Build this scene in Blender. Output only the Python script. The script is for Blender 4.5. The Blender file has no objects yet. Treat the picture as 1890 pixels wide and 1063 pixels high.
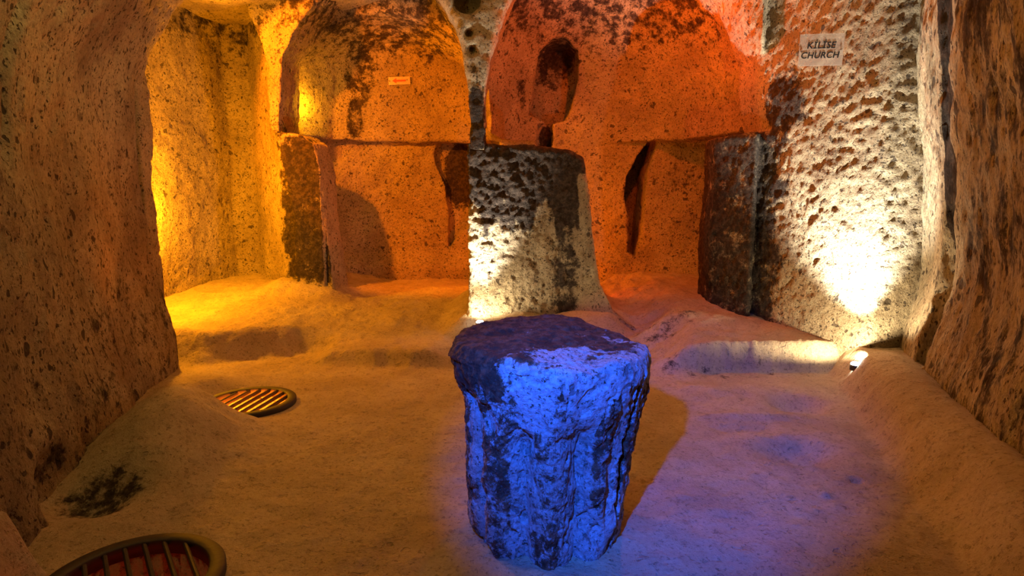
import bpy, math, random
import numpy as np

# ------------------------------------------------------------------ camera, world, lamps, exposure
SC = bpy.context.scene
PI = math.pi
EYE = 1.5
PITCH = math.radians(8.5)
FPX = 1150.0
cam_d = bpy.data.cameras.new('camera')
cam_d.sensor_width = 36.0
cam_d.lens = FPX / 1890.0 * 36.0
cam_d.clip_start = 0.05
cam = bpy.data.objects.new('camera', cam_d)
SC.collection.objects.link(cam)
cam.location = (0, 0, EYE)
cam.rotation_euler = (PI / 2 - PITCH, 0, 0)
SC.camera = cam

world = bpy.data.worlds.new('world')
SC.world = world
world.use_nodes = True
bg = world.node_tree.nodes['Background']
bg.inputs[0].default_value = (1.0, 0.40, 0.05, 1)
bg.inputs[1].default_value = 0.09

SC.view_settings.view_transform = 'Standard'
SC.view_settings.look = 'None'
SC.view_settings.gamma = 1
SC.view_settings.use_curve_mapping = False
SC.view_settings.exposure = 0.0

def lamp(name, kind, loc, color, watts, size=0.05, target=None, angle=60, blend=0.3):
    d = bpy.data.lights.new(name, kind)
    d.color = color
    d.energy = watts
    d.shadow_soft_size = size
    if kind == 'SPOT':
        d.spot_size = math.radians(angle)
        d.spot_blend = blend
    o = bpy.data.objects.new(name, d)
    SC.collection.objects.link(o)
    o.location = loc
    if target is not None:
        import mathutils
        v = mathutils.Vector(target) - mathutils.Vector(loc)
        o.rotation_euler = v.to_track_quat('-Z', 'Y').to_euler()
    return o

YELLOW = (1.0, 0.35, 0.005)
ORANGE = (1.0, 0.20, 0.002)
REDOR = (1.0, 0.10, 0.002)
WHITE = (1.0, 0.95, 0.84)
WARM = (1.0, 0.40, 0.05)
lamp('warm_overhead_fill', 'POINT', (-0.4, 4.1, 3.5), WARM, 23, 0.3)  # added overhead fill for the warm ambient tone
lamp('warm_rear_fill', 'POINT', (-0.3, -0.4, 3.3), WARM, 3, 0.3)  # added weak fill from behind the camera
lamp('pale_upper_fill', 'POINT', (-1.40, 2.9, 3.45), (1.0, 0.82, 0.26), 40, 0.15)  # added fill to brighten the top of the left wall
lamp('yellow_niche_lamp', 'POINT', (-3.52, 6.20, 1.40), YELLOW, 300, 0.05)
lamp('yellow_niche_lamp_low', 'POINT', (-3.40, 5.90, 0.48), YELLOW, 5, 0.05)
lamp('yellow_niche_lamp_high', 'POINT', (-3.05, 6.6, 3.3), YELLOW, 34, 0.05)
lamp('orange_chamber_lamp', 'SPOT', (-2.70, 5.6, 3.33), ORANGE, 1000, 0.04, (-1.35, 8.8, 1.9), 70, 0.35)
lamp('orange_chamber_fill', 'POINT', (-0.55, 7.3, 2.9), ORANGE, 12, 0.05)  # added fill that softens the dark part of the left chamber
lamp('yellow_gap_lamp', 'POINT', (-2.55, 7.98, 2.60), (1.0, 0.40, 0.006), 26, 0.04)
lamp('red_chamber_lamp', 'POINT', (0.35, 7.25, 0.55), REDOR, 50, 0.05)
lamp('red_chamber_lamp_high', 'POINT', (1.40, 6.50, 3.2), REDOR, 125, 0.06)
lamp('blue_stage_lamp', 'SPOT', (-0.25, 0.55, 1.90), (0.012, 0.115, 1.0), 900, 0.03, (0.58, 2.9, 0.35), 42, 0.75)

# ------------------------------------------------------------------ helpers: pixels of the survey photo to points
CP, SP = math.cos(PITCH), math.sin(PITCH)
def W(px, py, Y):
    u = (px - 945.0) / FPX; v = (531.5 - py) / FPX
    dy = CP + v * SP; dz = -SP + v * CP
    return np.array([u / dy * Y, Y, EYE + dz / dy * Y])
def XZ(pts):
    return [(float(W(a, b, c)[0]), float(W(a, b, c)[2])) for a, b, c in pts]

# ------------------------------------------------------------------ numpy noise
_rng = np.random.RandomState(7)
_PERM = _rng.permutation(4096).astype(np.int64)
_G = _rng.normal(size=(4096, 3)); _G /= np.linalg.norm(_G, axis=1)[:, None]
_G = _G.astype(np.float32)
def _hash(i, j, k):
    return _PERM[(_PERM[(_PERM[i & 4095] + j) & 4095] + k) & 4095]
def perlin(P):
    P = np.asarray(P, dtype=np.float32) + 517.3
    I = np.floor(P).astype(np.int64); F = P - I
    U = F * F * F * (F * (F * 6 - 15) + 10)
    out = np.zeros(len(P), np.float32)
    for a in (0, 1):
        wa = U[:, 0] if a else 1 - U[:, 0]
        for b in (0, 1):
            wb = U[:, 1] if b else 1 - U[:, 1]
            for c in (0, 1):
                wc = U[:, 2] if c else 1 - U[:, 2]
                g = _G[_hash(I[:, 0] + a, I[:, 1] + b, I[:, 2] + c)]
                out += wa * wb * wc * (g[:, 0] * (F[:, 0] - a) + g[:, 1] * (F[:, 1] - b) + g[:, 2] * (F[:, 2] - c))
    return out * 1.6
def fbm(P, f, octs=3, gain=0.5):
    P = np.asarray(P, dtype=np.float32)
    s = 0; a = 1.0
    for o in range(octs):
        s = s + a * perlin(P * f + 31.7 * o)
        f *= 2.03; a *= gain
    return s
def sstep(a, b, x):
    t = np.clip((x - a) / (b - a), 0, 1)
    return t * t * (3 - 2 * t)

# ------------------------------------------------------------------ signed distances and surface nets
def poly_sd(pts, A, B):
    """signed distance (negative inside) to a polygon on broadcastable arrays"""
    A, B = np.broadcast_arrays(A, B)
    d = np.full(A.shape, 1e9, np.float32); s = np.zeros(A.shape, bool)
    n = len(pts)
    for i in range(n):
        x0, y0 = pts[i]; x1, y1 = pts[(i + 1) % n]
        ex, ey = x1 - x0, y1 - y0
        t = np.clip(((A - x0) * ex + (B - y0) * ey) / (ex * ex + ey * ey + 1e-12), 0, 1)
        dd = (A - x0 - ex * t) ** 2 + (B - y0 - ey * t) ** 2
        d = np.minimum(d, dd)
        if abs(ey) > 1e-9:
            c = ((y0 > B) != (y1 > B)) & (A < (x1 - x0) * (B - y0) / (y1 - y0) + x0)
            s ^= c
    d = np.sqrt(d)
    return np.where(s, -d, d).astype(np.float32)
def smin(a, b, k):
    h = np.clip(0.5 + 0.5 * (b - a) / k, 0, 1)
    return b * (1 - h) + a * h - k * h * (1 - h)
def smax(a, b, k):
    return -smin(-a, -b, k)
def grid(lo, hi, st):
    ax = [np.arange(lo[i], hi[i] + st, st, dtype=np.float32) for i in range(3)]
    return ax[0][:, None, None], ax[1][None, :, None], ax[2][None, None, :]
def nets(vol, lo, st):
    sg = vol < 0
    nx, ny, nz = [n - 1 for n in vol.shape]
    cnt = np.zeros((nx, ny, nz), np.uint8)
    for a in (0, 1):
        for b in (0, 1):
            for c in (0, 1):
                cnt += sg[a:a + nx, b:b + ny, c:c + nz]
    act = (cnt > 0) & (cnt < 8)
    ci = np.argwhere(act)
    idx = np.full((nx, ny, nz), -1, np.int32)
    idx[act] = np.arange(len(ci))
    acc = np.zeros((len(ci), 3)); num = np.zeros(len(ci))
    cs = [(a, b, c) for a in (0, 1) for b in (0, 1) for c in (0, 1)]
    for p in cs:
        for ax in range(3):
            if p[ax]: continue
            q = list(p); q[ax] = 1
            va = vol[ci[:, 0] + p[0], ci[:, 1] + p[1], ci[:, 2] + p[2]]
            vb = vol[ci[:, 0] + q[0], ci[:, 1] + q[1], ci[:, 2] + q[2]]
            m = (va < 0) != (vb < 0)
            t = np.where(m, va / np.where(m, va - vb, 1), 0)
            for k in range(3):
                acc[:, k] += m * (p[k] + (t if k == ax else 0))
            num += m
    V = (ci + acc / num[:, None]) * st + np.array(lo)
    Q = []
    for ax in range(3):
        b, c = [k for k in range(3) if k != ax]
        s0 = [slice(None)] * 3; s1 = [slice(None)] * 3
        s0[ax] = slice(0, -1); s1[ax] = slice(1, None)
        A = sg[tuple(s0)]; B = sg[tuple(s1)]
        m = A != B
        e = np.argwhere(m)
        ok = (e[:, b] > 0) & (e[:, c] > 0) & (e[:, b] < vol.shape[b] - 1) & (e[:, c] < vol.shape[c] - 1)
        e = e[ok]
        def cell(db, dc):
            f = e.copy(); f[:, b] -= db; f[:, c] -= dc
            return idx[f[:, 0], f[:, 1], f[:, 2]]
        q = np.stack([cell(1, 1), cell(0, 1), cell(0, 0), cell(1, 0)], 1)
        inside = A[e[:, 0], e[:, 1], e[:, 2]]
        flip = inside if ax != 1 else ~inside
        q[~flip] = q[~flip][:, ::-1]
        Q.append(q)
    return V, np.concatenate(Q)

def mesh_from(name, V, Q, mat, smooth=True):
    me = bpy.data.meshes.new(name)
    k = Q.shape[1]
    me.vertices.add(len(V)); me.vertices.foreach_set('co', np.ascontiguousarray(V, np.float32).ravel())
    me.loops.add(Q.size); me.loops.foreach_set('vertex_index', np.ascontiguousarray(Q, np.int32).ravel())
    me.polygons.add(len(Q))
    me.polygons.foreach_set('loop_start', np.arange(0, Q.size, k, dtype=np.int32))
    me.polygons.foreach_set('loop_total', np.full(len(Q), k, np.int32))
    me.update(calc_edges=True)
    if smooth:
        me.polygons.foreach_set('use_smooth', np.ones(len(Q), bool))
    if mat: me.materials.append(mat)
    return me
def normals(me):
    n = np.zeros(len(me.vertices) * 3, np.float32)
    me.vertex_normals.foreach_get('vector', n)
    return n.reshape(-1, 3)
def set_attr(me, name, arr):
    a = me.attributes.new(name, 'FLOAT', 'POINT')
    a.data.foreach_set('value', np.ascontiguousarray(arr, np.float32))
def link(name, me, parent=None, **props):
    o = bpy.data.objects.new(name, me)
    SC.collection.objects.link(o)
    if parent: o.parent = parent
    for k, v in props.items(): o[k] = v
    return o
def rough(V, N, big=0.035, mid=0.014, fine=0.006, zs=1.0, pits=0.012):
    P = V * np.array([1, 1, zs])
    d = big * fbm(P, 1.3, 2) + mid * fbm(P + 9, 6.0, 2) + fine * fbm(P + 4, 20.0, 2)
    if pits: d -= pits * sstep(0.32, 0.6, perlin(P * 13.0 + 70)) 
    return V + N * d[:, None]

# ------------------------------------------------------------------ materials
def nn(nt, t, **kw):
    n = nt.nodes.new(t)
    for k, v in kw.items(): setattr(n, k, v)
    return n
def tuff(name, c1=(0.52, 0.42, 0.26), c2=(0.36, 0.28, 0.17), pit=0.8, bump=1.0, zs=1.0, speck=0.5, rghn=0.95, soot_shade_c=(0.030, 0.021, 0.015), fine=1.0, soot_shade_n=7.0):
    m = bpy.data.materials.new(name); m.use_nodes = True
    nt = m.node_tree; L = nt.links
    bs = nt.nodes['Principled BSDF']
    bs.inputs['Roughness'].default_value = rghn
    bs.inputs['Specular IOR Level'].default_value = 0.25
    tc = nn(nt, 'ShaderNodeTexCoord')
    mp = nn(nt, 'ShaderNodeMapping'); mp.inputs['Scale'].default_value = (1, 1, zs)
    L.new(tc.outputs['Object'], mp.inputs[0])
    def noise(scale, det=4, rough=0.6):
        n = nn(nt, 'ShaderNodeTexNoise'); n.inputs['Scale'].default_value = scale
        n.inputs['Detail'].default_value = det; n.inputs['Roughness'].default_value = rough
        L.new(mp.outputs[0], n.inputs['Vector']); return n.outputs[0]
    def ramp(src, a, b, va=0.0, vb=1.0):
        r = nn(nt, 'ShaderNodeMapRange'); r.interpolation_type = 'SMOOTHSTEP'
        r.inputs[1].default_value = a; r.inputs[2].default_value = b
        r.inputs[3].default_value = va; r.inputs[4].default_value = vb
        L.new(src, r.inputs[0]); return r.outputs[0]
    def math_(op, a, b):
        n = nn(nt, 'ShaderNodeMath', operation=op)
        for i, x in enumerate((a, b)):
            if isinstance(x, (int, float)): n.inputs[i].default_value = x
            else: L.new(x, n.inputs[i])
        return n.outputs[0]
    def mix(f, a, b, bt='MIX'):
        n = nn(nt, 'ShaderNodeMix', data_type='RGBA', blend_type=bt)
        if isinstance(f, (int, float)): n.inputs[0].default_value = f
        else: L.new(f, n.inputs[0])
        for i, x in ((6, a), (7, b)):
            if isinstance(x, tuple): n.inputs[i].default_value = (*x, 1)
            else: L.new(x, n.inputs[i])
        return n.outputs[2]
    big = ramp(noise(1.7, 5, 0.62), 0.35, 0.65)
    col = mix(big, c2, c1)
    # grains and dark pock marks
    def vor(scale, dist_noise):
        v = nn(nt, 'ShaderNodeTexVoronoi'); v.inputs['Scale'].default_value = scale
        a = nn(nt, 'ShaderNodeVectorMath', operation='MULTIPLY_ADD')
        nz = nn(nt, 'ShaderNodeTexNoise'); nz.inputs['Scale'].default_value = scale * 0.9; nz.inputs['Detail'].default_value = 2
        L.new(mp.outputs[0], nz.inputs['Vector'])
        L.new(nz.outputs['Color'], a.inputs[0]); a.inputs[1].default_value = (dist_noise,) * 3
        L.new(mp.outputs[0], a.inputs[2]); L.new(a.outputs[0], v.inputs['Vector'])
        return v
    v1 = vor(13.0, 0.13); v2 = vor(36.0, 0.055)
    # pit radius per cell
    r1 = nn(nt, 'ShaderNodeSeparateColor'); L.new(v1.outputs['Color'], r1.inputs[0])
    r2 = nn(nt, 'ShaderNodeSeparateColor'); L.new(v2.outputs['Color'], r2.inputs[0])
    p1 = ramp(math_('SUBTRACT', v1.outputs['Distance'], math_('MULTIPLY', math_('POWER', r1.outputs[0], 3.5), 0.34)), -0.04, 0.05, 1, 0)
    p2 = ramp(math_('SUBTRACT', v2.outputs['Distance'], math_('MULTIPLY', math_('POWER', r2.outputs[0], 2.0), 0.40)), -0.04, 0.06, 1, 0)
    pits = math_('MAXIMUM', p1, p2)
    g = noise(60.0, 3, 0.7)
    h = noise(14.0, 8, 0.75)
    col = mix(ramp(g, 0.35, 0.7, 0, speck), col, mix(0.5, col, (0.08, 0.06, 0.05)))
    col = mix(ramp(h, 0.53, 0.66, 0, speck), col, (0.10, 0.07, 0.05))
    col = mix(ramp(noise(45.0, 4, 0.75), 0.57, 0.64, 0, min(1, speck * 1.6)), col, (0.07, 0.045, 0.03))
    col = mix(math_('MULTIPLY', pits, pit), col, (0.045, 0.03, 0.022))
    at = nn(nt, 'ShaderNodeAttribute', attribute_name='soot_shade')  # mask for sooty rock and for shade painted into hollows and gaps
    sn = noise(soot_shade_n, 9, 0.75)
    so = math_('ADD', at.outputs['Fac'], math_('MULTIPLY', math_('SUBTRACT', sn, 0.5), 1.7))
    so = math_('MULTIPLY', ramp(so, 0.38, 0.62), ramp(at.outputs['Fac'], 0.02, 0.2))
    sc2 = mix(ramp(noise(22.0, 5, 0.7), 0.42, 0.62), soot_shade_c, tuple(min(1, q * 2.6) for q in soot_shade_c))
    col = mix(so, col, sc2)
    L.new(col, bs.inputs['Base Color'])
    hs = math_('ADD', math_('MULTIPLY', h, 0.030 * bump), math_('MULTIPLY', g, 0.008 * fine * bump))
    m2_ = noise(34.0, 5, 0.7)
    hs = math_('ADD', hs, math_('MULTIPLY', m2_, 0.022 * bump))
    hs = math_('ADD', hs, math_('MULTIPLY', pits, -0.010 * bump))
    hs = math_('ADD', hs, math_('MULTIPLY', noise(160.0, 2, 0.6), 0.0025 * fine * bump))
    b = nn(nt, 'ShaderNodeBump'); b.inputs['Strength'].default_value = 1.0; b.inputs['Distance'].default_value = 1.0
    L.new(hs, b.inputs['Height']); L.new(b.outputs[0], bs.inputs['Normal'])
    return m
def simple(name, col, rough_=0.5, metal=0.0, emit=None, es=0, bump=0):
    m = bpy.data.materials.new(name); m.use_nodes = True
    nt = m.node_tree; b = nt.nodes['Principled BSDF']
    b.inputs['Roughness'].default_value = rough_; b.inputs['Metallic'].default_value = metal
    n = nt.nodes.new('ShaderNodeTexNoise'); n.inputs['Scale'].default_value = 40; n.inputs['Detail'].default_value = 5
    tc = nt.nodes.new('ShaderNodeTexCoord'); nt.links.new(tc.outputs['Object'], n.inputs['Vector'])
    mx = nt.nodes.new('ShaderNodeMix'); mx.data_type = 'RGBA'
    mx.inputs[6].default_value = (*col, 1); mx.inputs[7].default_value = (*[c * 0.6 for c in col], 1)
    nt.links.new(n.outputs[0], mx.inputs[0]); nt.links.new(mx.outputs[2], b.inputs['Base Color'])
    if bump:
        bp = nt.nodes.new('ShaderNodeBump'); bp.inputs['Distance'].default_value = bump
        nt.links.new(n.outputs[0], bp.inputs['Height']); nt.links.new(bp.outputs[0], b.inputs['Normal'])
    if emit:
        b.inputs['Emission Color'].default_value = (*emit, 1); b.inputs['Emission Strength'].default_value = es
    return m

M_WALL = tuff('tuff_back', bump=1.25, speck=0.65)
M_LEFT = tuff('tuff_left', zs=0.7, bump=1.1, c1=(0.50, 0.41, 0.25), c2=(0.27, 0.20, 0.12), speck=0.7, pit=0.9)
M_RIGHT = tuff('tuff_right', zs=0.4, bump=1.0, speck=0.9)
M_FLOOR = tuff('tuff_floor', c1=(0.50, 0.40, 0.26), c2=(0.40, 0.31, 0.19), pit=0.2, bump=0.55, speck=0.3)
M_IRON = simple('dark_iron', (0.024, 0.014, 0.010), 0.65, 0.0, bump=0.002)

# ------------------------------------------------------------------ plan of the hall
HALL = [(-2.0, -2.0), (-2.1, 2.0), (-2.3, 2.7), (-3.0, 5.3), (-3.75, 5.45), (-3.85, 6.4), (-3.72, 7.4), (-3.55, 8.0),
        (-3.3, 8.1), (-2.85, 7.5), (-2.65, 7.25), (-2.13, 7.15), (-0.5, 6.22), (0.95, 6.35), (2.04, 6.40), (2.31, 5.98), (2.37, 6.12),
        (2.50, 5.80), (2.70, 5.40), (2.86, 5.14), (3.02, 4.94), (3.13, 4.75), (3.13, 4.60), (2.52, 2.9), (2.25, 1.0), (2.2, -2.0)]

def sill_z(): return 2.15

# ---- wall_back: everything from the yellow recess to the bright right wall
ST = 0.022
lo = (-4.3, 4.95, -0.15); hi = (3.75, 9.3, 3.98)
X, Y, Z = grid(lo, hi, ST)
print('grid', X.size, Y.size, Z.size)
hall = poly_sd(HALL, X, Y)                                 # negative = air
hall = hall + 0 * Z
# dome-like narrowing of the yellow recess towards its arch
rec = poly_sd(XZ([(285, 1063, 6.0), (560, 800, 7.2), (545, 400, 7.2), (515, 250, 7.2), (500, 235, 7.2), (499, 130, 7.2), (484, 70, 7.2), (455, 0, 7.2), (420, -120, 7.2), (-200, -120, 6.0), (-200, 1063, 6.0)]), X, Z)
left_zone = (Y > 7.12 + 0 * X) & (X < -2.15 + 0 * Y)
hall = np.where(left_zone, smax(hall, rec - 0.25 * np.clip(0.6 - Z, 0, 1), 0.05), hall)
# opening and chamber on the left (orange)
B_OUT = XZ([(866, 700, 6.3), (865, 250, 6.3), (863, 170, 6.3), (857, 100, 6.3), (842, 45, 6.3), (818, 0, 6.3), (775, -70, 6.5),
            (700, -110, 6.7), (630, -70, 7.0), (590, 0, 7.2), (562, 30, 7.2), (540, 75, 7.2), (525, 110, 7.2), (521, 140, 7.2), (520, 243, 7.2),
            (560, 250, 7.2), (582, 265, 7.2), (596, 320, 7.2), (603, 400, 7.2), (614, 480, 7.2), (622, 540, 7.2), (650, 600, 7.2), (650, 700, 7.2)])
open_b = np.maximum(poly_sd(B_OUT, X, Z), np.maximum(5.9 - Y, Y - 7.85))
BP = [(-2.95, 7.72), (-2.8, 8.1), (-2.45, 8.65), (-2.1, 8.85), (-0.9, 8.9), (-0.15, 8.8), (-0.15, 6.75), (-1.2, 6.95), (-1.8, 7.55), (-2.1, 7.68)]
cham_b = poly_sd(BP, X, Y) + 0.0 * Z
vault_b = np.sqrt(((X + 1.5) / 1.55) ** 2 + (np.clip(Z - 2.1, 0, 9) / 1.75) ** 2 + (np.clip(Y - 7.6, 0, 9) / 2.2) ** 2) - 1.0
cham_b = smax(cham_b, vault_b * 1.4, 0.15)
led = sstep(2.18, 2.24, Z)                                   # lower part is set back under the string ledge
cham_b = cham_b + led * 0.13 + sstep(0.75, 0.45, Z) * 0.16 * (Y > 8.2)
wedge_b = np.maximum(poly_sd(XZ([(806, 262, 8.8), (799, 282, 8.8), (803, 305, 8.8), (820, 335, 8.8), (827, 390, 8.8), (826, 462, 8.8), (846, 432, 8.8), (890, 400, 8.8), (890, 262, 8.8)]), X, Z), np.maximum(8.3 - Y, Y - 9.06))
# opening and chamber on the right (red orange)
D_OUT = XZ([(897, 700, 6.3), (897, 180, 6.3), (904, 110, 6.3), (920, 50, 6.3), (940, 0, 6.3), (985, -80, 6.3), (1100, -140, 6.2), (1300, -100, 6.1), (1368, -30, 6.0),
            (1400, 50, 6.0), (1416, 100, 6.0), (1421, 180, 6.0), (1427, 238, 6.0), (1300, 255, 6.2), (1300, 262, 6.3), (1308, 400, 6.3), (1300, 600, 6.3), (1300, 700, 6.3)])
open_d = np.maximum(poly_sd(D_OUT, X, Z), np.maximum(5.6 - Y, Y - 6.9))
tz = np.clip(Z - 2.3, 0, 9) / 1.95
ell = np.sqrt(((X - 0.93) / 1.62) ** 2 + ((Y - 6.35) / 2.05) ** 2 + tz ** 2) - 1.0
cham_d = ell * 1.7
up_only = 2.13 - Z
cham_up = np.maximum(smax(cham_d, up_only, 0.05), 6.72 - Y)
low_pts = [(-0.6, 6.6), (-0.6, 8.25), (1.0, 8.42), (1.5, 8.35), (1.70, 8.3), (2.9, 7.95), (2.9, 6.9), (2.06, 6.85), (2.02, 6.2), (0.9, 6.2)]
cham_lo = smax(poly_sd(low_pts, X, Y) + 0 * Z, Z - 2.17, 0.03) + sstep(0.8, 0.5, Z) * 0.18 * (Y > 7.6)
cham_lo = np.maximum(cham_lo, 6.2 - Y)
wedge_d = np.maximum(poly_sd(XZ([(1200, 262, 8.3), (1180, 285, 8.3), (1160, 325, 8.3), (1154, 360, 8.3), (1161, 400, 8.3), (1160, 465, 8.3), (1173, 476, 8.3), (1184, 440, 8.3), (1190, 380, 8.3), (1193, 320, 8.3), (1212, 262, 8.3)]), X, Z), np.maximum(7.9 - Y, Y - 8.95))
niche = np.maximum(poly_sd(XZ([(975, 215, 8.35), (985, 150, 8.35), (995, 105, 8.35), (1015, 85, 8.35), (1040, 82, 8.35), (1062, 100, 8.35), (1066, 150, 8.35), (1055, 200, 8.35), (1045, 222, 8.35), (1010, 228, 8.35)]), X, Z), np.maximum(7.7 - Y, Y - 8.62))
slot = np.maximum(poly_sd(XZ([(990, 228, 8.35), (1020, 228, 8.35), (1017, 275, 8.35), (993, 275, 8.35)]), X, Z), np.maximum(7.9 - Y, Y - 8.5))
# split the pier left of the red chamber: column stub above the block
air = smin(hall, open_b, 0.05)
air = smin(air, cham_b, 0.06)
air = smin(air, wedge_b, 0.02)
air = smin(air, open_d, 0.04)
air = np.minimum(air, cham_up)
air = smin(air, cham_lo, 0.03)
air = smin(air, wedge_d, 0.015)
air = smin(air, niche, 0.03)
air = smin(air, slot, 0.03)
# dark crevice in the corner between the back wall and the right wall
crev = np.maximum(np.sqrt((X - 3.17 - 0.02 * np.sin(Z * 4)) ** 2 + ((Y - 4.70) * 0.6) ** 2) - 0.035, 1.2 - Z)
air = smin(air, crev, 0.03)
# two small bored holes and the dark holes of the spandrel
def ball(px, py, yy, r, sy=1.0):
    c = W(px, py, yy); return np.sqrt((X - c[0]) ** 2 + ((Y - c[1]) * sy) ** 2 + (Z - c[2]) ** 2) - r
for a in ((1441, 378, 5.80, 0.028), (1544, 378, 5.28, 0.035), (862, 2, 6.3, 0.14), (866, 62, 6.28, 0.05), (872, 92, 6.28, 0.04)):
    air = smin(air, ball(*a, 0.4), 0.02)
# the block of the central pillar is its own object: clear its volume here below the stub
blk = np.maximum(poly_sd([(-0.5, 6.1), (1.05, 6.1), (1.05, 7.1), (-0.5, 7.1)], X, Y) + 0 * Z, Z - 1.93)
air = np.minimum(air, blk)
vol = -air
for k, (A_, s_) in enumerate(((X, 1), (Y, 1), (Z, 1))):
    pass
box = np.maximum(np.maximum(np.abs(X + 0.275) - 3.95, np.abs(Y - 7.125) - 2.10), np.abs(Z - 1.92) - 2.02)
vol = np.maximum(vol, box)
V, Q = nets(vol.astype(np.float32), lo, ST)
del vol, air, box, hall, open_b, open_d, cham_b, cham_d, cham_lo, cham_up, niche, slot, ell, rec
me = mesh_from('wall_back', V, Q, M_WALL)
N = normals(me)
x, y, z = V.T
e_zone = sstep(1.9, 2.3, x) * sstep(6.8, 6.2, y)              # the rough, grazed wall
ez = 1 - 0.5 * e_zone[:, None]
V2 = V + (rough(V, N, 0.03, 0.012, 0.006) - V) * ez
V2 = V2 + N * (e_zone * 0.008 * fbm(V * np.array([1, 1, 1.3]), 13.0, 3, 0.7))[:, None]
hook = None
me.vertices.foreach_set('co', V2.astype(np.float32).ravel()); me.update()
def pix(V):
    ys = V[:, 1] * CP - (V[:, 2] - EYE) * SP
    u = V[:, 0] / ys; v = (V[:, 1] * SP + (V[:, 2] - EYE) * CP) / ys
    return 945 + u * FPX, 531.5 - v * FPX
def blob(x, y, z, c, r, p=1.0):
    """soft blob around a world point, radii r"""
    return np.clip(1 - np.sqrt(((x - c[0]) / r[0]) ** 2 + ((y - c[1]) / r[1]) ** 2 + ((z - c[2]) / r[2]) ** 2), 0, 1) ** p
soot_shade = np.zeros(len(V), np.float32)
def add(c, r, a):
    global soot_shade
    soot_shade = np.maximum(soot_shade, a * np.clip(blob(x, y, z, c, r) * 2.2, 0, 1))
# pillar on the left, dark front and side
soot_shade = np.maximum(soot_shade, 0.72 * sstep(-2.80, -2.55, x + 0.1 * perlin(V * 5)) * sstep(-1.85, -1.95, x) * sstep(7.8, 7.5, y) * sstep(2.25, 2.1, z) * sstep(0.35, 0.6, z) * sstep(0.80, 0.45, N[:, 0]))
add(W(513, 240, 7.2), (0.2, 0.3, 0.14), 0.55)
# jamb under the red chamber's sill
soot_shade = np.maximum(soot_shade, 0.66 * sstep(1.8, 1.95, x) * sstep(2.60, 2.44, x + 0.06 * perlin(V * 4)) * sstep(5.6, 5.75, y) * sstep(7.2, 6.9, y) * sstep(2.3, 2.0, z))
add(W(1432, 200, 5.85), (0.35, 0.4, 0.5), 0.65)
# smoke on the vaults, then darker niche, slot and groove
soot_shade = np.maximum(soot_shade, 0.52 * sstep(2.6, 3.6, z) * sstep(6.6, 7.2, y))
add(W(665, 130, 8.7), (0.3, 0.6, 0.8), 0.55)
add(W(655, 220, 8.7), (0.16, 0.6, 0.4), 0.6)
add(W(700, 60, 8.6), (0.7, 0.6, 0.4), 0.55)
add(W(1025, 110, 8.4), (0.4, 0.6, 0.55), 0.62)
add(W(1030, 100, 8.6), (0.3, 0.4, 0.3), 0.95)  # inside of the niche made darker
add(W(1008, 255, 8.4), (0.12, 0.4, 0.25), 0.95)  # slot under the niche made darker
add(W(960, 160, 8.2), (0.12, 0.5, 0.5), 0.5)
add(W(1325, 200, 7.9), (0.25, 0.4, 0.5), 0.4)
add(W(850, 320, 9.0), (0.35, 0.35, 0.7), 0.8)  # groove: smoke stain plus the recess shade, painted in together
add(W(1250, 330, 8.1), (0.5, 0.5, 0.35), 0.42)
# stub and spandrel over the central pillar
add(W(880, 210, 6.3), (0.14, 0.5, 0.36), 0.75)
add(W(880, 255, 6.3), (0.2, 0.6, 0.16), 1.0)  # dark gap under the stub, its shade painted on
# crevice at the right corner
soot_shade = np.maximum(soot_shade, 0.9 * sstep(0.10, 0.04, np.hypot(x - 3.17, (y - 4.70) * 0.7)) * sstep(1.0, 1.6, z))  # shade of the crevice painted into the colour
add(W(1560, 190, 5.5), (0.5, 0.4, 0.12), 0.35)
set_attr(me, 'soot_shade', soot_shade)
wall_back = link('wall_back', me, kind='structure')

# ---- wall_left: the big mass in front, with the springing of its arch
lo = (-3.9, -0.6, -0.15); hi = (-0.9, 5.75, 3.98); ST2 = 0.024
X, Y, Z = grid(lo, hi, ST2)
LP = [(-3.85, -0.5), (-1.95, -0.5), (-2.05, 1.6), (-2.2, 2.5), (-2.42, 3.2), (-2.72, 4.2), (-2.98, 5.15), (-3.1, 5.32), (-3.85, 5.36)]
base = poly_sd(LP, X, Y)
zz = np.clip(Z, 0, 4)
bulge = 0.10 * sstep(0.9, 0.0, zz) - 0.04 * sstep(0.6, 1.6, zz) + 0.02 * sstep(1.6, 2.2, zz)
arch = 1.0 * np.clip((zz - 2.05) / 1.3, 0, 2) ** 1.9 * 0.62
d = base - bulge - arch + 0.0
hol = np.sqrt(((X + 2.12) / 0.22) ** 2 + ((Y - 2.95) / 0.28) ** 2 + ((Z - 0.08) / 0.26) ** 2) * 0.24 - 0.24
d = smax(d, -hol, 0.06)
d = np.maximum(d, np.maximum(np.maximum(np.abs(X + 2.4) - 1.45, np.abs(Y - 2.45) - 3.0), np.abs(Z - 1.92) - 2.02))
V, Q = nets(d.astype(np.float32), lo, ST2)
me = mesh_from('wall_left', V, Q, M_LEFT)
N = normals(me)
V2 = rough(V, N, 0.05, 0.014, 0.006, 0.55, 0.015)
x, y, z = V.T
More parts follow.
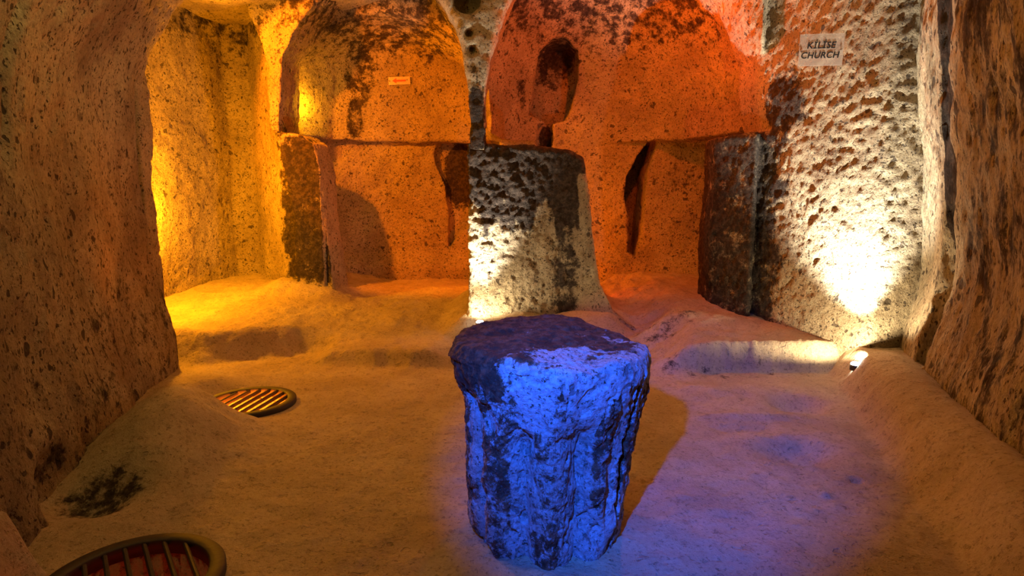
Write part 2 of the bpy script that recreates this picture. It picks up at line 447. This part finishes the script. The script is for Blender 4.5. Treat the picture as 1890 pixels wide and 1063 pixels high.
# chipped scar running down the upper wall
g1 = np.abs((y - 3.15) - 0.35 * (z - 2.2) + 0.06 * fbm(V, 3, 2))
V2 = V2 - N * (0.05 * sstep(0.07, 0.0, g1) * sstep(1.55, 1.8, z))[:, None]
me.vertices.foreach_set('co', V2.astype(np.float32).ravel()); me.update()
soot_shade = 0.30 * sstep(1.6, 0.6, z) * sstep(2.0, 4.0, y) + 0.1
soot_shade = np.maximum(soot_shade, 1.0 * np.clip(blob(x, y, z, (-2.15, 2.95, 0.1), (0.3, 0.35, 0.35)) * 2.5, 0, 1) * 0.5)  # hollow at the wall foot painted dark to stand for its shade
soot_shade = np.maximum(soot_shade, 0.32 * sstep(1.3, 0.5, z))  # darker towards the foot of the wall
set_attr(me, 'soot_shade', soot_shade)
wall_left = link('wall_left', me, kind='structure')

# ---- wall_right
lo = (2.0, -0.6, -0.15); hi = (4.1, 5.45, 3.98)
X, Y, Z = grid(lo, hi, ST2)
RP = [(4.0, -0.5), (2.2, -0.5), (2.25, 1.0), (2.52, 2.9), (3.10, 4.48), (3.17, 4.62), (3.4, 5.2), (4.0, 5.2)]
d = poly_sd(RP, X, Y) - 0.12 * sstep(1.0, 0.2, Z) - 0.19 * sstep(0.8, 2.8, Z)
d = smax(d, 0.06 - np.hypot(X - (3.04 - 0.19 * sstep(0.8, 2.8, Z)) + 0.02 * np.sin(Z * 5), (Y - 4.36 + 0 * X) * 0.8) + 0.05 * sstep(1.6, 1.0, Z), 0.02)
d = np.maximum(d, np.maximum(np.maximum(np.abs(X - 3.05) - 0.98, np.abs(Y - 2.4) - 2.95), np.abs(Z - 1.92) - 2.02))
V, Q = nets(d.astype(np.float32), lo, ST2)
me = mesh_from('wall_right', V, Q, M_RIGHT)
N = normals(me)
V2 = rough(V, N, 0.035, 0.016, 0.008, 0.35, 0.012)
V2 = V2 + N * (0.012 * fbm(V * np.array([1, 1, .4]), 10.0, 3, 0.6))[:, None]
me.vertices.foreach_set('co', V2.astype(np.float32).ravel()); me.update()
x, y, z = V.T
set_attr(me, 'soot_shade', 0.95 * sstep(4.21, 4.27, y + 0.05 * perlin(V * 5)) * sstep(4.44, 4.40, y) * sstep(0.9, 1.3, z) + 0.30 * sstep(4.5, 3.7, y) + 0.14 + 0.15 * sstep(2.0, 2.8, z))  # first term paints shade into the corner groove, the rest is wall tone
wall_right = link('wall_right', me, kind='structure')

# ------------------------------------------------------------------ floor
GRATES = [(-1.90, 4.33, 0.325, 0.0), (-1.47, 2.21, 0.335, 0.0)]
fs = 0.016
gx = np.arange(-4.15, 3.75, fs, dtype=np.float32); gy = np.arange(-0.6, 9.15, fs, dtype=np.float32)
FX, FY = np.meshgrid(gx, gy, indexing='ij')
def gauss(X, Y, c, r, rot=0.0):
    dx, dy = X - c[0], Y - c[1]
    cx = dx * math.cos(rot) + dy * math.sin(rot); cy = -dx * math.sin(rot) + dy * math.cos(rot)
    return np.exp(-((cx / r[0]) ** 2 + (cy / r[1]) ** 2))
def floor_z(X, Y, detail=True):
    shp = X.shape
    P = np.stack([X.ravel(), Y.ravel(), 0 * X.ravel()], 1)
    n1 = fbm(P, 1.1, 3).reshape(shp); n2 = fbm(P + 5, 4.0, 3).reshape(shp)
    w = 0.10 * n1 + 0.04 * n2
    z = 0.020 * n1 * sstep(2.0, 4.5, Y) + 0.006 * n2
    # steps: back left ledge, low middle kerb, right ridge
    z = z + 0.27 * sstep(5.25, 5.65, Y + w * 0.7 - 0.45 * sstep(-2.8, -1.8, X)) * sstep(-1.35, -2.5, X + w)
    z = z + 0.13 * sstep(5.24, 5.42, Y + 0.6 * w + 0.04 * X) * sstep(6.4, 5.6, Y) * sstep(-2.0, -1.5, X + w) * sstep(-0.35, -0.75, X + w)
    z = z + 0.12 * sstep(5.4, 6.6, Y + w) * sstep(-2.2, -1.2, X)
    z = z + 0.20 * sstep(5.6, 8.0, Y)
    z = z + 0.25 * sstep(5.02, 5.16, Y + 0.7 * w - 0.04 * X) * sstep(1.15, 1.75, X + 1.5 * w)
    z = z - 0.20 * sstep(5.6, 8.0, Y) * sstep(1.2, 1.6, X) * 0.4
    # bench along the right wall
    edge = 2.52 + (Y - 4.5) * 0.31
    bz = sstep(edge - 0.05, edge + 0.20, X + 0.6 * w) * 0.25
    z = np.maximum(z, bz * (Y < 5.6) + z * (Y >= 5.6))
    z = z - 0.04 * np.exp(-((X - (edge + 0.62 - 0.02)) / 0.05) ** 2) * (Y < 4.8)
    z = z + 0.05 * np.exp(-((X - (edge + 0.35)) / 0.14) ** 2) * sstep(5.0, 4.6, Y)
    # mound at the foot of the left wall, and skirts
    z = z + 0.34 * gauss(X, Y, (-2.05, 3.62), (0.36, 0.62), 0.25) + 0.10 * gauss(X, Y, (-2.5, 4.6), (0.35, 0.6))
    z = z - 0.14 * gauss(X, Y, (-2.05, 2.9), (0.22, 0.16))
    z = z + 0.34 * sstep(-1.74, -1.84, X + 0.3 * w) * sstep(2.30, 2.18, Y + 0.3 * w)
    # skirt round the central pillar and the left pillar
    z = z + 0.18 * sstep(0.35, 0.0, np.hypot(np.maximum(np.abs(X - 0.25) - 0.68, 0), np.maximum(np.abs(Y - 6.65) - 0.4, 0)))
    z = z + 0.10 * sstep(0.35, 0.0, np.hypot(np.maximum(np.abs(X + 2.4) - 0.25, 0), np.maximum(np.abs(Y - 7.3) - 0.15, 0)))
    # hollows on the right and a shallow dish in front
    def hol(px, py, rx, ry, dep):
        c = W(px, py, 1.0); Y0 = -EYE / (c[2] - EYE); c = W(px, py, Y0)
        return dep * np.exp(-(((X - c[0]) / rx) ** 2 + ((Y - c[1]) / ry) ** 2) ** 1.6)
    z = z - hol(1478, 745, 0.20, 0.16, 0.09) - hol(1472, 833, 0.20, 0.15, 0.085) - hol(1365, 790, 0.2, 0.07, 0.025)
    z = z + hol(1340, 720, 0.5, 0.16, 0.03) + hol(1400, 770, 0.35, 0.07, 0.03)
    z = z - hol(1580, 888, 0.035, 0.03, 0.03) + hol(1522, 915, 0.03, 0.025, 0.02)
    # lumps by the right jamb and behind the stone
    z = z + 0.07 * gauss(X, Y, (1.38, 5.15), (0.16, 0.12)) + 0.10 * gauss(X, Y, (1.45, 5.95), (0.35, 0.14)) + 0.06 * gauss(X, Y, (2.0, 5.9), (0.3, 0.2))
    z = z + 0.012 * np.abs(n2) * sstep(5.0, 5.4, Y)
    if detail:
        z = z + 0.009 * fbm(P, 8.0, 3, 0.55).reshape(shp) + 0.004 * sstep(5.0, 5.3, Y) * fbm(P + 3, 7.0, 3).reshape(shp)
    return z
FZ = floor_z(FX, FY)
rim_z = []
for cx, cy, r, _ in GRATES:
    q = np.hypot(FX - cx, FY - cy)
    FZ = FZ * sstep(r * 0.9, r + 0.22, q) if cy > 3 else FZ * sstep(r * 0.95, r + 0.10, q)
    if cy > 3:
        pass
    FZ = np.where(q < r - 0.055, -0.42 + 0.05 * perlin(np.stack([FX.ravel() * 6, FY.ravel() * 6, FX.ravel() * 0], 1)).reshape(FX.shape), FZ)
nx_, ny_ = FX.shape
idx = np.arange(nx_ * ny_).reshape(nx_, ny_)
Q = np.stack([idx[:-1, :-1], idx[1:, :-1], idx[1:, 1:], idx[:-1, 1:]], -1).reshape(-1, 4)
V = np.stack([FX.ravel(), FY.ravel(), FZ.ravel()], 1)
me = mesh_from('floor', V, Q, M_FLOOR)
soot_shade = np.zeros(len(V), np.float32); x, y, z = V.T
for (c, r, a) in (((-2.05, 2.92, 0.1), (0.32, 0.22, 0.5), 0.55), ((1.5, 5.95, 0.3), (0.6, 0.35, 0.5), 0.42), ((1.9, 5.06, .12), (1.0, 0.16, 0.3), 0.36), ((1.38, 5.12, .1), (0.3, 0.2, 0.4), 0.34)):  # first blotch paints shade into the hollow, others darken ridge and lumps
    soot_shade = np.maximum(soot_shade, a * np.clip(blob(x, y, z, c, r) * 2.2, 0, 1))
set_attr(me, 'soot_shade', soot_shade)
floor = link('floor', me, kind='structure')
def fz(px_, py_):
    a = floor_z(np.array([[px_]], np.float32), np.array([[py_]], np.float32))
    return float(a[0, 0])

# ceiling
cx_ = np.arange(-4.2, 3.8, 0.05); cy_ = np.arange(-0.6, 9.2, 0.05)
CX, CY = np.meshgrid(cx_, cy_, indexing='ij')
CZ = 3.82 + 0.05 * fbm(np.stack([CX.ravel(), CY.ravel(), 0 * CX.ravel()], 1), 1.2, 3).reshape(CX.shape) - 0.25 * sstep(1.2, 2.6, np.abs(CX))
n1_, n2_ = CX.shape
idx = np.arange(n1_ * n2_).reshape(n1_, n2_)
Q = np.stack([idx[:-1, :-1], idx[:-1, 1:], idx[1:, 1:], idx[1:, :-1]], -1).reshape(-1, 4)
me = mesh_from('ceiling', np.stack([CX.ravel(), CY.ravel(), CZ.ravel()], 1), Q, M_WALL)
set_attr(me, 'soot_shade', np.full(CX.size, 0.2, np.float32))
link('ceiling', me, kind='structure')

# ------------------------------------------------------------------ central rock pillar (block under the arch)
lo = (-0.8, 5.9, -0.1); hi = (1.6, 7.25, 2.2); s3 = 0.014
X, Y, Z = grid(lo, hi, s3)
FR = XZ([(850, 660, 6.25), (862, 596, 6.25), (866, 540, 6.25), (864, 400, 6.25), (861, 300, 6.25), (862, 262, 6.25), (905, 266, 6.25), (970, 270, 6.25), (1050, 279, 6.25), (1074, 292, 6.25),
          (1086, 340, 6.25), (1092, 400, 6.25), (1100, 470, 6.25), (1110, 530, 6.25), (1135, 575, 6.25), (1180, 610, 6.25), (1190, 660, 6.25)])
plan = [(-0.9, 6.22), (0.95, 6.30), (1.9, 6.36), (1.9, 7.05), (-0.9, 7.05)]
d = smax(poly_sd(FR, X, Z), poly_sd(plan, X, Y) - 0.10 * sstep(0.6, 0.1, Z), 0.05)
d = np.maximum(d, -0.05 - Z)
V, Q = nets(d.astype(np.float32), lo, s3)
M_PIL = tuff('tuff_pillar', bump=1.1, speck=0.6)
me = mesh_from('rock_pillar', V, Q, M_PIL)
N = normals(me)
V2 = rough(V, N, 0.03, 0.012, 0.006, 0.7, 0.012)
rz = sstep(0.7, 0.2, V[:, 0]) * sstep(0.2, 0.5, -N[:, 1])
V2 = V2 + N * (0.016 * rz * fbm(V, 11.0, 3, 0.7))[:, None]
V2[:, 0] = np.where(V2[:, 0] < -0.42, V2[:, 0], V2[:, 0])
me.vertices.foreach_set('co', V2.astype(np.float32).ravel()); me.update()
x, y, z = V.T
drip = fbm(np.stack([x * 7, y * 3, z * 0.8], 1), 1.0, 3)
soot_shade = sstep(0.85, 1.6, z + 0.35 * drip) * 0.85
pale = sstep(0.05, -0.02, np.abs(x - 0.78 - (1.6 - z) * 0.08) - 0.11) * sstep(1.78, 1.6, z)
soot_shade = soot_shade * (1 - 0.9 * pale)
soot_shade = np.maximum(soot_shade, 0.95 * sstep(0.12, 0.02, 1.98 - z))
soot_shade = np.maximum(soot_shade, 0.35 * sstep(0.3, 0.5, x) * sstep(0.75, 0.6, x) * sstep(1.4, 1.0, z) + 0.22)
set_attr(me, 'soot_shade', soot_shade)
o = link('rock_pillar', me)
o['label'] = 'squat central rock pillar, sooty black on top, lit white at its foot'
o['category'] = 'pillar'

# ------------------------------------------------------------------ the stone block in front
SCX, SCY, SH = 0.165, 2.68, 0.88
nt_, nz_ = 900, 420
th = np.linspace(0, 2 * PI, nt_, endpoint=False)
tz_ = np.linspace(0, 1, nz_)
def stone_r(th, z):
    """outline radius; theta 0 = +x (right), -pi/2 = towards the camera"""
    t = z / SH
    rR = np.interp(t, [0, .12, .35, .6, .8, .93, 1], [.315, .335, .365, .385, .425, .445, .43])
    rL = np.interp(t, [0, .06, .2, .5, .72, .84, .92, 1], [.325, .35, .365, .36, .375, .42, .43, .41])
    rF = np.interp(t, [0, .15, .6, .9, 1], [.34, .345, .37, .42, .42])
    rB = np.interp(t, [0, .5, 1], [.34, .37, .42])
    c, s = np.cos(th), np.sin(th)
    wx = np.abs(c) ** 1.6; wy = np.abs(s) ** 1.6
    return (wx * np.where(c > 0, rR, rL) + wy * np.where(s > 0, rB, rF)) / (wx + wy) - t ** 3 * (0.045 * np.exp(-((th - 0.85) / 0.38) ** 2) + 0.085 * np.exp(-((th - 2.4) / 0.42) ** 2))
side = int(nz_ * 0.66)
rows = []
ROUND = 0.05
TH = th[None, :]
prof_r = []; prof_z = []; inw = []
zs_ = np.linspace(0, SH - ROUND, side)
for zv in zs_: prof_z.append(zv); inw.append(0.0); prof_r.append(1.0)
arc = np.linspace(0, PI / 2, 26)[1:]
for a in arc: prof_z.append(SH - ROUND + ROUND * math.sin(a)); inw.append(ROUND * (1 - math.cos(a))); prof_r.append(1.0)
cap = np.linspace(1, 0.0, 110)[1:]
for q in cap: prof_z.append(SH + 0.006 * (1 - q)); inw.append(ROUND); prof_r.append(q)
prof_z = np.array(prof_z)[:, None]; inw = np.array(inw)[:, None]; prof_r = np.array(prof_r)[:, None]
zc = np.minimum(prof_z, SH)
R = stone_r(TH, zc + 0 * TH)
# broad flutes and ridges down the side
tq = TH + 0.12 * np.sin(zc * 5)
isside = (prof_r > 0.999) * 1.0
low = sstep(0.80, 0.62, zc)
def deg(a): return math.radians(a)
def wrap(d): return (d + PI) % (2 * PI) - PI
def groove(center, width, depth, z0=0, z1=0.66, soft=0.08):
    dd = wrap(TH - center)
    return -depth * np.exp(-(dd / width) ** 2) * sstep(z0 - soft, z0 + soft, zc) * sstep(z1 + soft, z1 - soft, zc)
G = np.zeros_like(R)
G += groove(deg(-72) , 0.15, 0.065, -0.2, 0.60)
G += groove(deg(-112), 0.15, 0.060, -0.2, 0.56)
G += groove(deg(-146), 0.10, 0.035, -0.2, 0.70)
G += groove(deg(-48), 0.08, 0.022, 0.1, 0.66)
G += 0.020 * np.exp(-(wrap(TH - deg(-92)) / 0.10) ** 2) * low
G += 0.016 * np.exp(-(wrap(TH - deg(-132)) / 0.09) ** 2) * low
# oval recess holes
def dent(a, z0, wa, wz, depth, tilt=0):
    dd = wrap(TH - deg(a)); dz = zc - z0
    u = dd * math.cos(tilt) + dz * math.sin(tilt) * 2; v = -dd * math.sin(tilt) * .5 + dz * math.cos(tilt)
    return -depth * sstep(1.25, 0.55, np.sqrt((u / wa) ** 2 + (v / wz) ** 2))
G += dent(-156, 0.655, 0.075, 0.045, 0.045) + dent(-132, 0.60, 0.11, 0.075, 0.045, 0.25)
G += dent(-110, 0.52, 0.13, 0.07, 0.03) + dent(-122, 0.085, 0.08, 0.05, 0.035) + dent(-62, 0.17, 0.13, 0.14, 0.035, 0.6)
G += dent(-70, 0.45, 0.06, 0.12, 0.02) + dent(-84, 0.74, 0.025, 0.022, 0.02)
# long crack on the right flank and short ones
def crack(a0, z0, a1, z1, w=0.012, depth=0.035, seed=0):
    t = np.clip((zc - z0) / (z1 - z0), 0, 1)
    nz = perlin(np.stack([(zc * 14 + seed).ravel(), np.zeros(zc.size), np.zeros(zc.size)], 1)).reshape(zc.shape)
    nz2 = perlin(np.stack([(zc * 45 + seed).ravel(), np.zeros(zc.size), np.zeros(zc.size)], 1)).reshape(zc.shape)
    ac = deg(a0) + (deg(a1) - deg(a0)) * t + 0.05 * nz + 0.018 * nz2
    dd = np.abs(wrap(TH - ac))
    inside = (zc > min(z0, z1)) & (zc < max(z0, z1))
    return np.where(inside, sstep(w * 2.2, w * 0.4, dd) * depth, 0)
K = crack(-33, 0.80, -37, 0.10, 0.026, 0.06, 1) + crack(-37, 0.12, -42, 0.0, 0.03, 0.05, 1.3) + crack(-55, 0.74, -52, 0.46, 0.010, 0.03, 5)
K += crack(-50, 0.30, -68, 0.16, 0.010, 0.03, 8) + crack(-20, 0.66, -30, 0.55, 0.012, 0.03, 3)
side_m = isside * sstep(SH - 0.02, SH - 0.10, zc)
R = R + (G - K) * side_m
R = (R - inw) * prof_r
# ragged foot
foot = 0.02 * fbm(np.stack([np.cos(th) * 2, np.sin(th) * 2, th * 0], 1), 1.5, 3)
PX = SCX + R * np.cos(TH); PY = SCY + R * np.sin(TH)
PZ = prof_z + (prof_r < 0.9999) * 0 + 0 * TH
PZ = PZ + sstep(0.5, 1.0, PZ / SH) * (-0.035 * (PX - SCX) / 0.43 + 0.02 * (PY - SCY) / 0.43)
V = np.stack([PX.ravel(), PY.ravel(), PZ.ravel()], 1)
nr = R.shape[0]
idx = np.arange(nr * nt_).reshape(nr, nt_)
Q = np.stack([idx[:-1], np.roll(idx[:-1], -1, 1), np.roll(idx[1:], -1, 1), idx[1:]], -1).reshape(-1, 4)
M_STONE = tuff('stone_block_rock', c1=(0.50, 0.50, 0.52), c2=(0.30, 0.29, 0.29), pit=0.5, bump=0.6, speck=0.8, soot_shade_c=(0.060, 0.026, 0.014), rghn=0.8, soot_shade_n=26.0)
me = mesh_from('stone_block', V, Q, M_STONE)
N = normals(me)
P = V * np.array([1, 1, 0.7])
topm = sstep(SH - 0.09, SH - 0.02, V[:, 2])
rag = fbm(P, 3.0, 3)
dd = 0.016 * rag + 0.010 * fbm(P + 3, 9, 3) + 0.004 * fbm(P, 34, 3)
dd = dd - 0.010 * sstep(0.25, 0.5, fbm(P + 8, 12, 2)) * (1 - topm)
Pt = V * np.array([1, 1, 3.0])
dd = np.where(topm > 0.5, dd * 1.0 + 0.016 * fbm(Pt + 2, 3.2, 3) + 0.010 * np.abs(fbm(Pt * np.array([.5, 1.4, 1]), 9, 3)), dd)
V2 = V + N * dd[:, None]
me.vertices.foreach_set('co', V2.astype(np.float32).ravel()); me.update()
x, y, z = V.T
an = np.arctan2(y - SCY, x - SCX)
f1 = fbm(P + 20, 5, 4, 0.65)
soot_shade = sstep(SH - 0.10, SH + 0.0, z + 0.05 * f1 - 0.05 * sstep(SCY, SCY - .4, y)) * 0.85
soot_shade = np.maximum(soot_shade, 0.85 * sstep(-1.75, -2.15, an + 0.3 * f1) * sstep(-3.3, -3.0, an) * sstep(0.60, 0.76, z + .06 * f1))
pale_band = sstep(0.50, 0.62, z + 0.18 * np.abs(fbm(np.stack([x * 9, y * 9, z * 2], 1), 1.0, 2)) - 0.02) * (an > -1.9)
patch = fbm(np.stack([np.cos(an) * 3.2, np.sin(an) * 3.2, z * 2.0], 1), 1.0, 3, 0.6)
def chan(a, w):
    return np.exp(-((((an - deg(a)) + PI) % (2 * PI) - PI) / w) ** 2)
wob = 0.12 * fbm(np.stack([x * 2, y * 2, z * 4], 1), 1.0, 2)
an0 = an; an = an + wob
smooth_ch = np.maximum(np.maximum(chan(-74, 0.12), chan(-108, 0.10)), np.maximum(0.9 * chan(-150, 0.13), 0.8 * chan(-46, 0.09)))
an = an0
drip_n = fbm(np.stack([np.cos(an) * 7, np.sin(an) * 7, z * 0.6], 1), 1.0, 3, 0.6)
pale_band = sstep(0.60, 0.66, z + 0.16 * drip_n) * sstep(-1.95, -1.75, an + 0.2 * f1)
lay = 0.53 + 0.26 * patch
lay = lay * (1 - 0.75 * sstep(0.35, 0.8, smooth_ch + 0.25 * f1)) * (1 - 0.95 * pale_band)
soot_shade = np.maximum(soot_shade, np.clip(lay, 0, 0.60) * sstep(SH - 0.02, SH - 0.12, z))
rough_m = sstep(0.25, 0.5, lay) * (1 - topm)
V2 = V2 + N * (rough_m * (0.006 * fbm(P + 5, 26, 3, 0.7) + 0.004))[:, None]
me.vertices.foreach_set('co', V2.astype(np.float32).ravel()); me.update()
Gm = np.broadcast_to(G * side_m, R.shape).ravel()
soot_shade = soot_shade * (1 - 0.85 * sstep(-0.012, -0.035, Gm) * (z < 0.7))
Km = np.broadcast_to(K * side_m, R.shape).ravel()
soot_shade = np.maximum(soot_shade, sstep(0.005, 0.02, Km))  # cracks coloured darker along their depth
set_attr(me, 'soot_shade', soot_shade)
o = link('stone_block', me)
o['label'] = 'waist-high fluted stone block with dark worn top, lit blue, standing on the floor'
o['category'] = 'stone'

# ------------------------------------------------------------------ floor grates
def ring_mesh(r0, r1, z0, z1, n=72, bev=0.006):
    prof = [(r0, z0), (r0, z1 - bev), (r0 + bev, z1), (r1 - bev, z1), (r1, z1 - bev), (r1, z0)]
    V = []; k = len(prof)
    for i in range(n):
        a = 2 * PI * i / n
        for r, z in prof: V.append((r * math.cos(a), r * math.sin(a), z))
    Q = []
    for i in range(n):
        j = (i + 1) % n
        for s in range(k):
            t = (s + 1) % k
            Q.append((i * k + s, j * k + s, j * k + t, i * k + t))
    return np.array(V), np.array(Q)
def bar_mesh(L, w, h):
    V = []
    b = w * 0.3
    pr = [(-w / 2, 0), (w / 2, 0), (w / 2, h - b), (w / 2 - b, h), (-w / 2 + b, h), (-w / 2, h - b)]
    for yy in (-L / 2, L / 2):
        for a, c in pr: V.append((a, yy, c))
    F = [(i, (i + 1) % 6, (i + 1) % 6 + 6, i + 6) for i in range(6)] + [(5, 4, 3, 0), (3, 2, 1, 0), (6, 7, 8, 9), (6, 9, 10, 11)]
    return np.array(V), F
def grate(loc, r, rot, label, nb, z1=0.032, tilt=(0, 0)):
    e = bpy.data.objects.new('floor_grate', None); SC.collection.objects.link(e)
    e.location = loc; e.rotation_euler = (tilt[0], tilt[1], rot)
    e['label'] = label; e['category'] = 'grate'; e['group'] = 'round iron grates over pits in the floor'
    V, Q = ring_mesh(r - 0.062, r, -0.03, z1)
    link('rim', mesh_from('rim', V, Q, M_IRON, False), e)
    sp = 2 * (r - 0.05) / (nb + 1)
    for i in range(nb):
        xo = -(r - 0.05) + sp * (i + 1)
        L = 2 * math.sqrt(max(0.001, (r - 0.035) ** 2 - xo * xo))
        V, F = bar_mesh(L, 0.019, 0.022)
        m2 = bpy.data.meshes.new('bar'); m2.from_pydata([tuple(v) for v in V], [], F); m2.materials.append(M_IRON)
        b = link('bar', m2, e); b.location = (xo, 0, 0.004)
    return e
grate((GRATES[0][0], GRATES[0][1], 0.005), GRATES[0][2], math.radians(-9), 'round iron grate glowing orange, half hidden behind the mound of the left wall', 7)
grate((GRATES[1][0], GRATES[1][1], 0.005), GRATES[1][2], math.radians(36), 'round dark iron grate over a dim red pit, nearer of the two', 7)
lamp('pit_lamp_orange', 'POINT', (-2.0, 4.20, -0.16), (1.0, 0.20, 0.008), 110, 0.03)
lamp('pit_lamp_red', 'POINT', (-1.42, 2.1, -0.22), (1.0, 0.04, 0.01), 1.6, 0.03)

# ------------------------------------------------------------------ uplights on the ground
M_LENS = simple('lamp_lens', (0.9, 0.9, 0.9), 0.3, emit=(0.9, 0.95, 1.0), es=60)
M_BODY = simple('lamp_body', (0.05, 0.05, 0.05), 0.4, 0.5)
def uplight(loc, target, watts, label, angle, wide, col=WHITE):
    e = bpy.data.objects.new('floor_spotlight', None); SC.collection.objects.link(e)
    e.location = loc; e['label'] = label; e['category'] = 'lamp'
    V, Q = ring_mesh(0.030, 0.042, -0.02, 0.024, 28, 0.003)
    link('housing', mesh_from('housing', V, Q, M_BODY), e)
    n = 24
    Vv = [(0, 0, 0.048)]; F = []
    for k, (rr, zz) in enumerate(((0.026, 0.043), (0.038, 0.030))):
        for i in range(n):
            a = 2 * PI * i / n; Vv.append((rr * math.cos(a), rr * math.sin(a), zz))
    for i in range(n):
        j = (i + 1) % n
        F.append((0, 1 + i, 1 + j)); F.append((1 + i, 1 + n + i, 1 + n + j, 1 + j))
    m2 = bpy.data.meshes.new('lens'); m2.from_pydata(Vv, [], F); m2.materials.append(M_LENS)
    link('lens', m2, e)
    lamp('uplight_beam', 'SPOT', (loc[0], loc[1], loc[2] + 0.06), col, watts, 0.02, target, angle, 1.0)
    lamp('uplight_spill', 'SPOT', (loc[0], loc[1], loc[2] + 0.06), (1.0, 0.80, 0.50), wide, 0.02, (target[0], target[1], loc[2] + 1.0), 165, 0.3)
    return e
L1 = W(886, 599, 6.0)
uplight((L1[0], 5.98, max(L1[2], fz(L1[0], 5.98) + 0.01)), (-0.30, 6.36, 2.0), 420, 'small glaring spotlight at the foot of the central rock pillar', 64, 38)
L2 = W(1582, 642, 4.80)
uplight((L2[0], 4.80, fz(L2[0], 4.80) + 0.0), (2.66, 5.32, 2.1), 1250, 'small glaring spotlight on the ledge below the church sign', 77, 75)

# ------------------------------------------------------------------ sign and arrow plaque
def plaque(c, w, h, rotz, tiltz, mat, th_=0.006):
    V = [(sx * w / 2, sy * th_ / 2, sz * h / 2) for sy in (-1, 1) for sz in (-1, 1) for sx in (-1, 1)]
    F = [(0, 1, 3, 2), (5, 4, 6, 7), (4, 0, 2, 6), (1, 5, 7, 3), (2, 3, 7, 6), (4, 5, 1, 0)]
    m2 = bpy.data.meshes.new('plate'); m2.from_pydata(V, [], F); m2.materials.append(mat)
    return m2
m = bpy.data.materials.new('frosted_acrylic'); m.use_nodes = True
b = m.node_tree.nodes['Principled BSDF']
b.inputs['Base Color'].default_value = (0.50, 0.42, 0.34, 1); b.inputs['Roughness'].default_value = 0.3; b.inputs['Alpha'].default_value = 0.42
M_ACR = m
M_INK = simple('black_ink', (0.01, 0.01, 0.01), 0.6)
M_CHROME = simple('chrome', (0.8, 0.8, 0.8), 0.15, 1.0)
M_RED = simple('red_vinyl', (0.35, 0.01, 0.005), 0.5)
e = bpy.data.objects.new('church_sign', None); SC.collection.objects.link(e)
SY = 5.26
c = W(1515.5, 92, SY)
e.location = c; e.rotation_euler = (0, math.radians(1.0), math.radians(-12))
e['label'] = 'clear plastic sign reading KİLİSE CHURCH, screwed high on the bright rough wall'
e['category'] = 'sign'
k = (SY * CP - (c[2] - EYE) * SP) / FPX
link('plate', plaque(c, 76 * k, 56 * k, 0, 0, M_ACR), e)
def text(s, size, loc, parent, name='lettering', sx=1.0):
    cu = bpy.data.curves.new(name, 'FONT'); cu.body = s; cu.size = size; cu.align_x = 'CENTER'; cu.align_y = 'CENTER'
    cu.shear = 0.18; cu.extrude = 0.0008; cu.offset = 0.0014 ; cu.space_character = 1.06
    ob = bpy.data.objects.new(name, cu); SC.collection.objects.link(ob)
    dg = bpy.context.evaluated_depsgraph_get()
    me_ = bpy.data.meshes.new_from_object(ob.evaluated_get(dg))
    bpy.data.objects.remove(ob)
    me_.name = name; me_.materials.clear(); me_.materials.append(M_INK)
    o2 = link(name, me_, parent); o2.location = loc; o2.rotation_euler = (PI / 2, 0, 0); o2.scale = (sx, 1, 1)
    return o2
text('KİLİSE', 16.0 * k, (-1 * k, -0.005, 7.5 * k), e, sx=0.98)
text('CHURCH', 15.5 * k, (-2 * k, -0.005, -10 * k), e, sx=0.98)
def bolt(loc, r, parent, mat, name='screw'):
    n = 12; Vv = []; F = []
    for rr, yy in ((r, 0), (r * 0.8, -r * 0.5), (r * 0.3, -r * 0.8)):
        for i in range(n):
            a = 2 * PI * i / n; Vv.append((rr * math.cos(a), yy, rr * math.sin(a)))
    for q in range(2):
        for i in range(n):
            j = (i + 1) % n; F.append((q * n + i, q * n + j, q * n + n + j, q * n + n + i))
    F.append(tuple(range(2 * n, 3 * n)))
    m2 = bpy.data.meshes.new(name); m2.from_pydata(Vv, [], F); m2.materials.append(mat)
    o2 = link(name, m2, parent); o2.location = loc; return o2
bolt((-34 * k, -0.004, -2 * k), 2.2 * k, e, M_CHROME); bolt((34 * k, -0.004, 0 * k), 2.2 * k, e, M_CHROME)

e = bpy.data.objects.new('arrow_plaque', None); SC.collection.objects.link(e)
AY = 8.70
c = W(737, 149, AY); e.location = c; e.rotation_euler = (0, math.radians(-2), 0)
e['label'] = 'small red arrow plaque pointing left on the orange chamber wall'; e['category'] = 'sign'
k = (AY * CP - (c[2] - EYE) * SP) / FPX
link('plate', plaque(c, 40 * k, 14 * k, 0, 0, M_ACR, 0.006), e)
A = [(-13, 0), (-5, 5), (-6, 1.6), (12, 1.4), (12, -1.4), (-6, -1.6), (-5, -5)]
Vv = [(a * k, -0.006, b_ * k) for a, b_ in A] + [(a * k, -0.004, b_ * k) for a, b_ in A]
F = [tuple(range(7)), tuple(range(13, 6, -1))] + [(i, i + 7, (i + 1) % 7 + 7, (i + 1) % 7) for i in range(7)]
m2 = bpy.data.meshes.new('arrow'); m2.from_pydata(Vv, [], F); m2.materials.append(M_RED)
link('arrow', m2, e)
bolt((-18 * k, -0.004, 0), 1.4 * k, e, M_CHROME); bolt((14.5 * k, -0.004, 1 * k), 1.4 * k, e, M_CHROME)
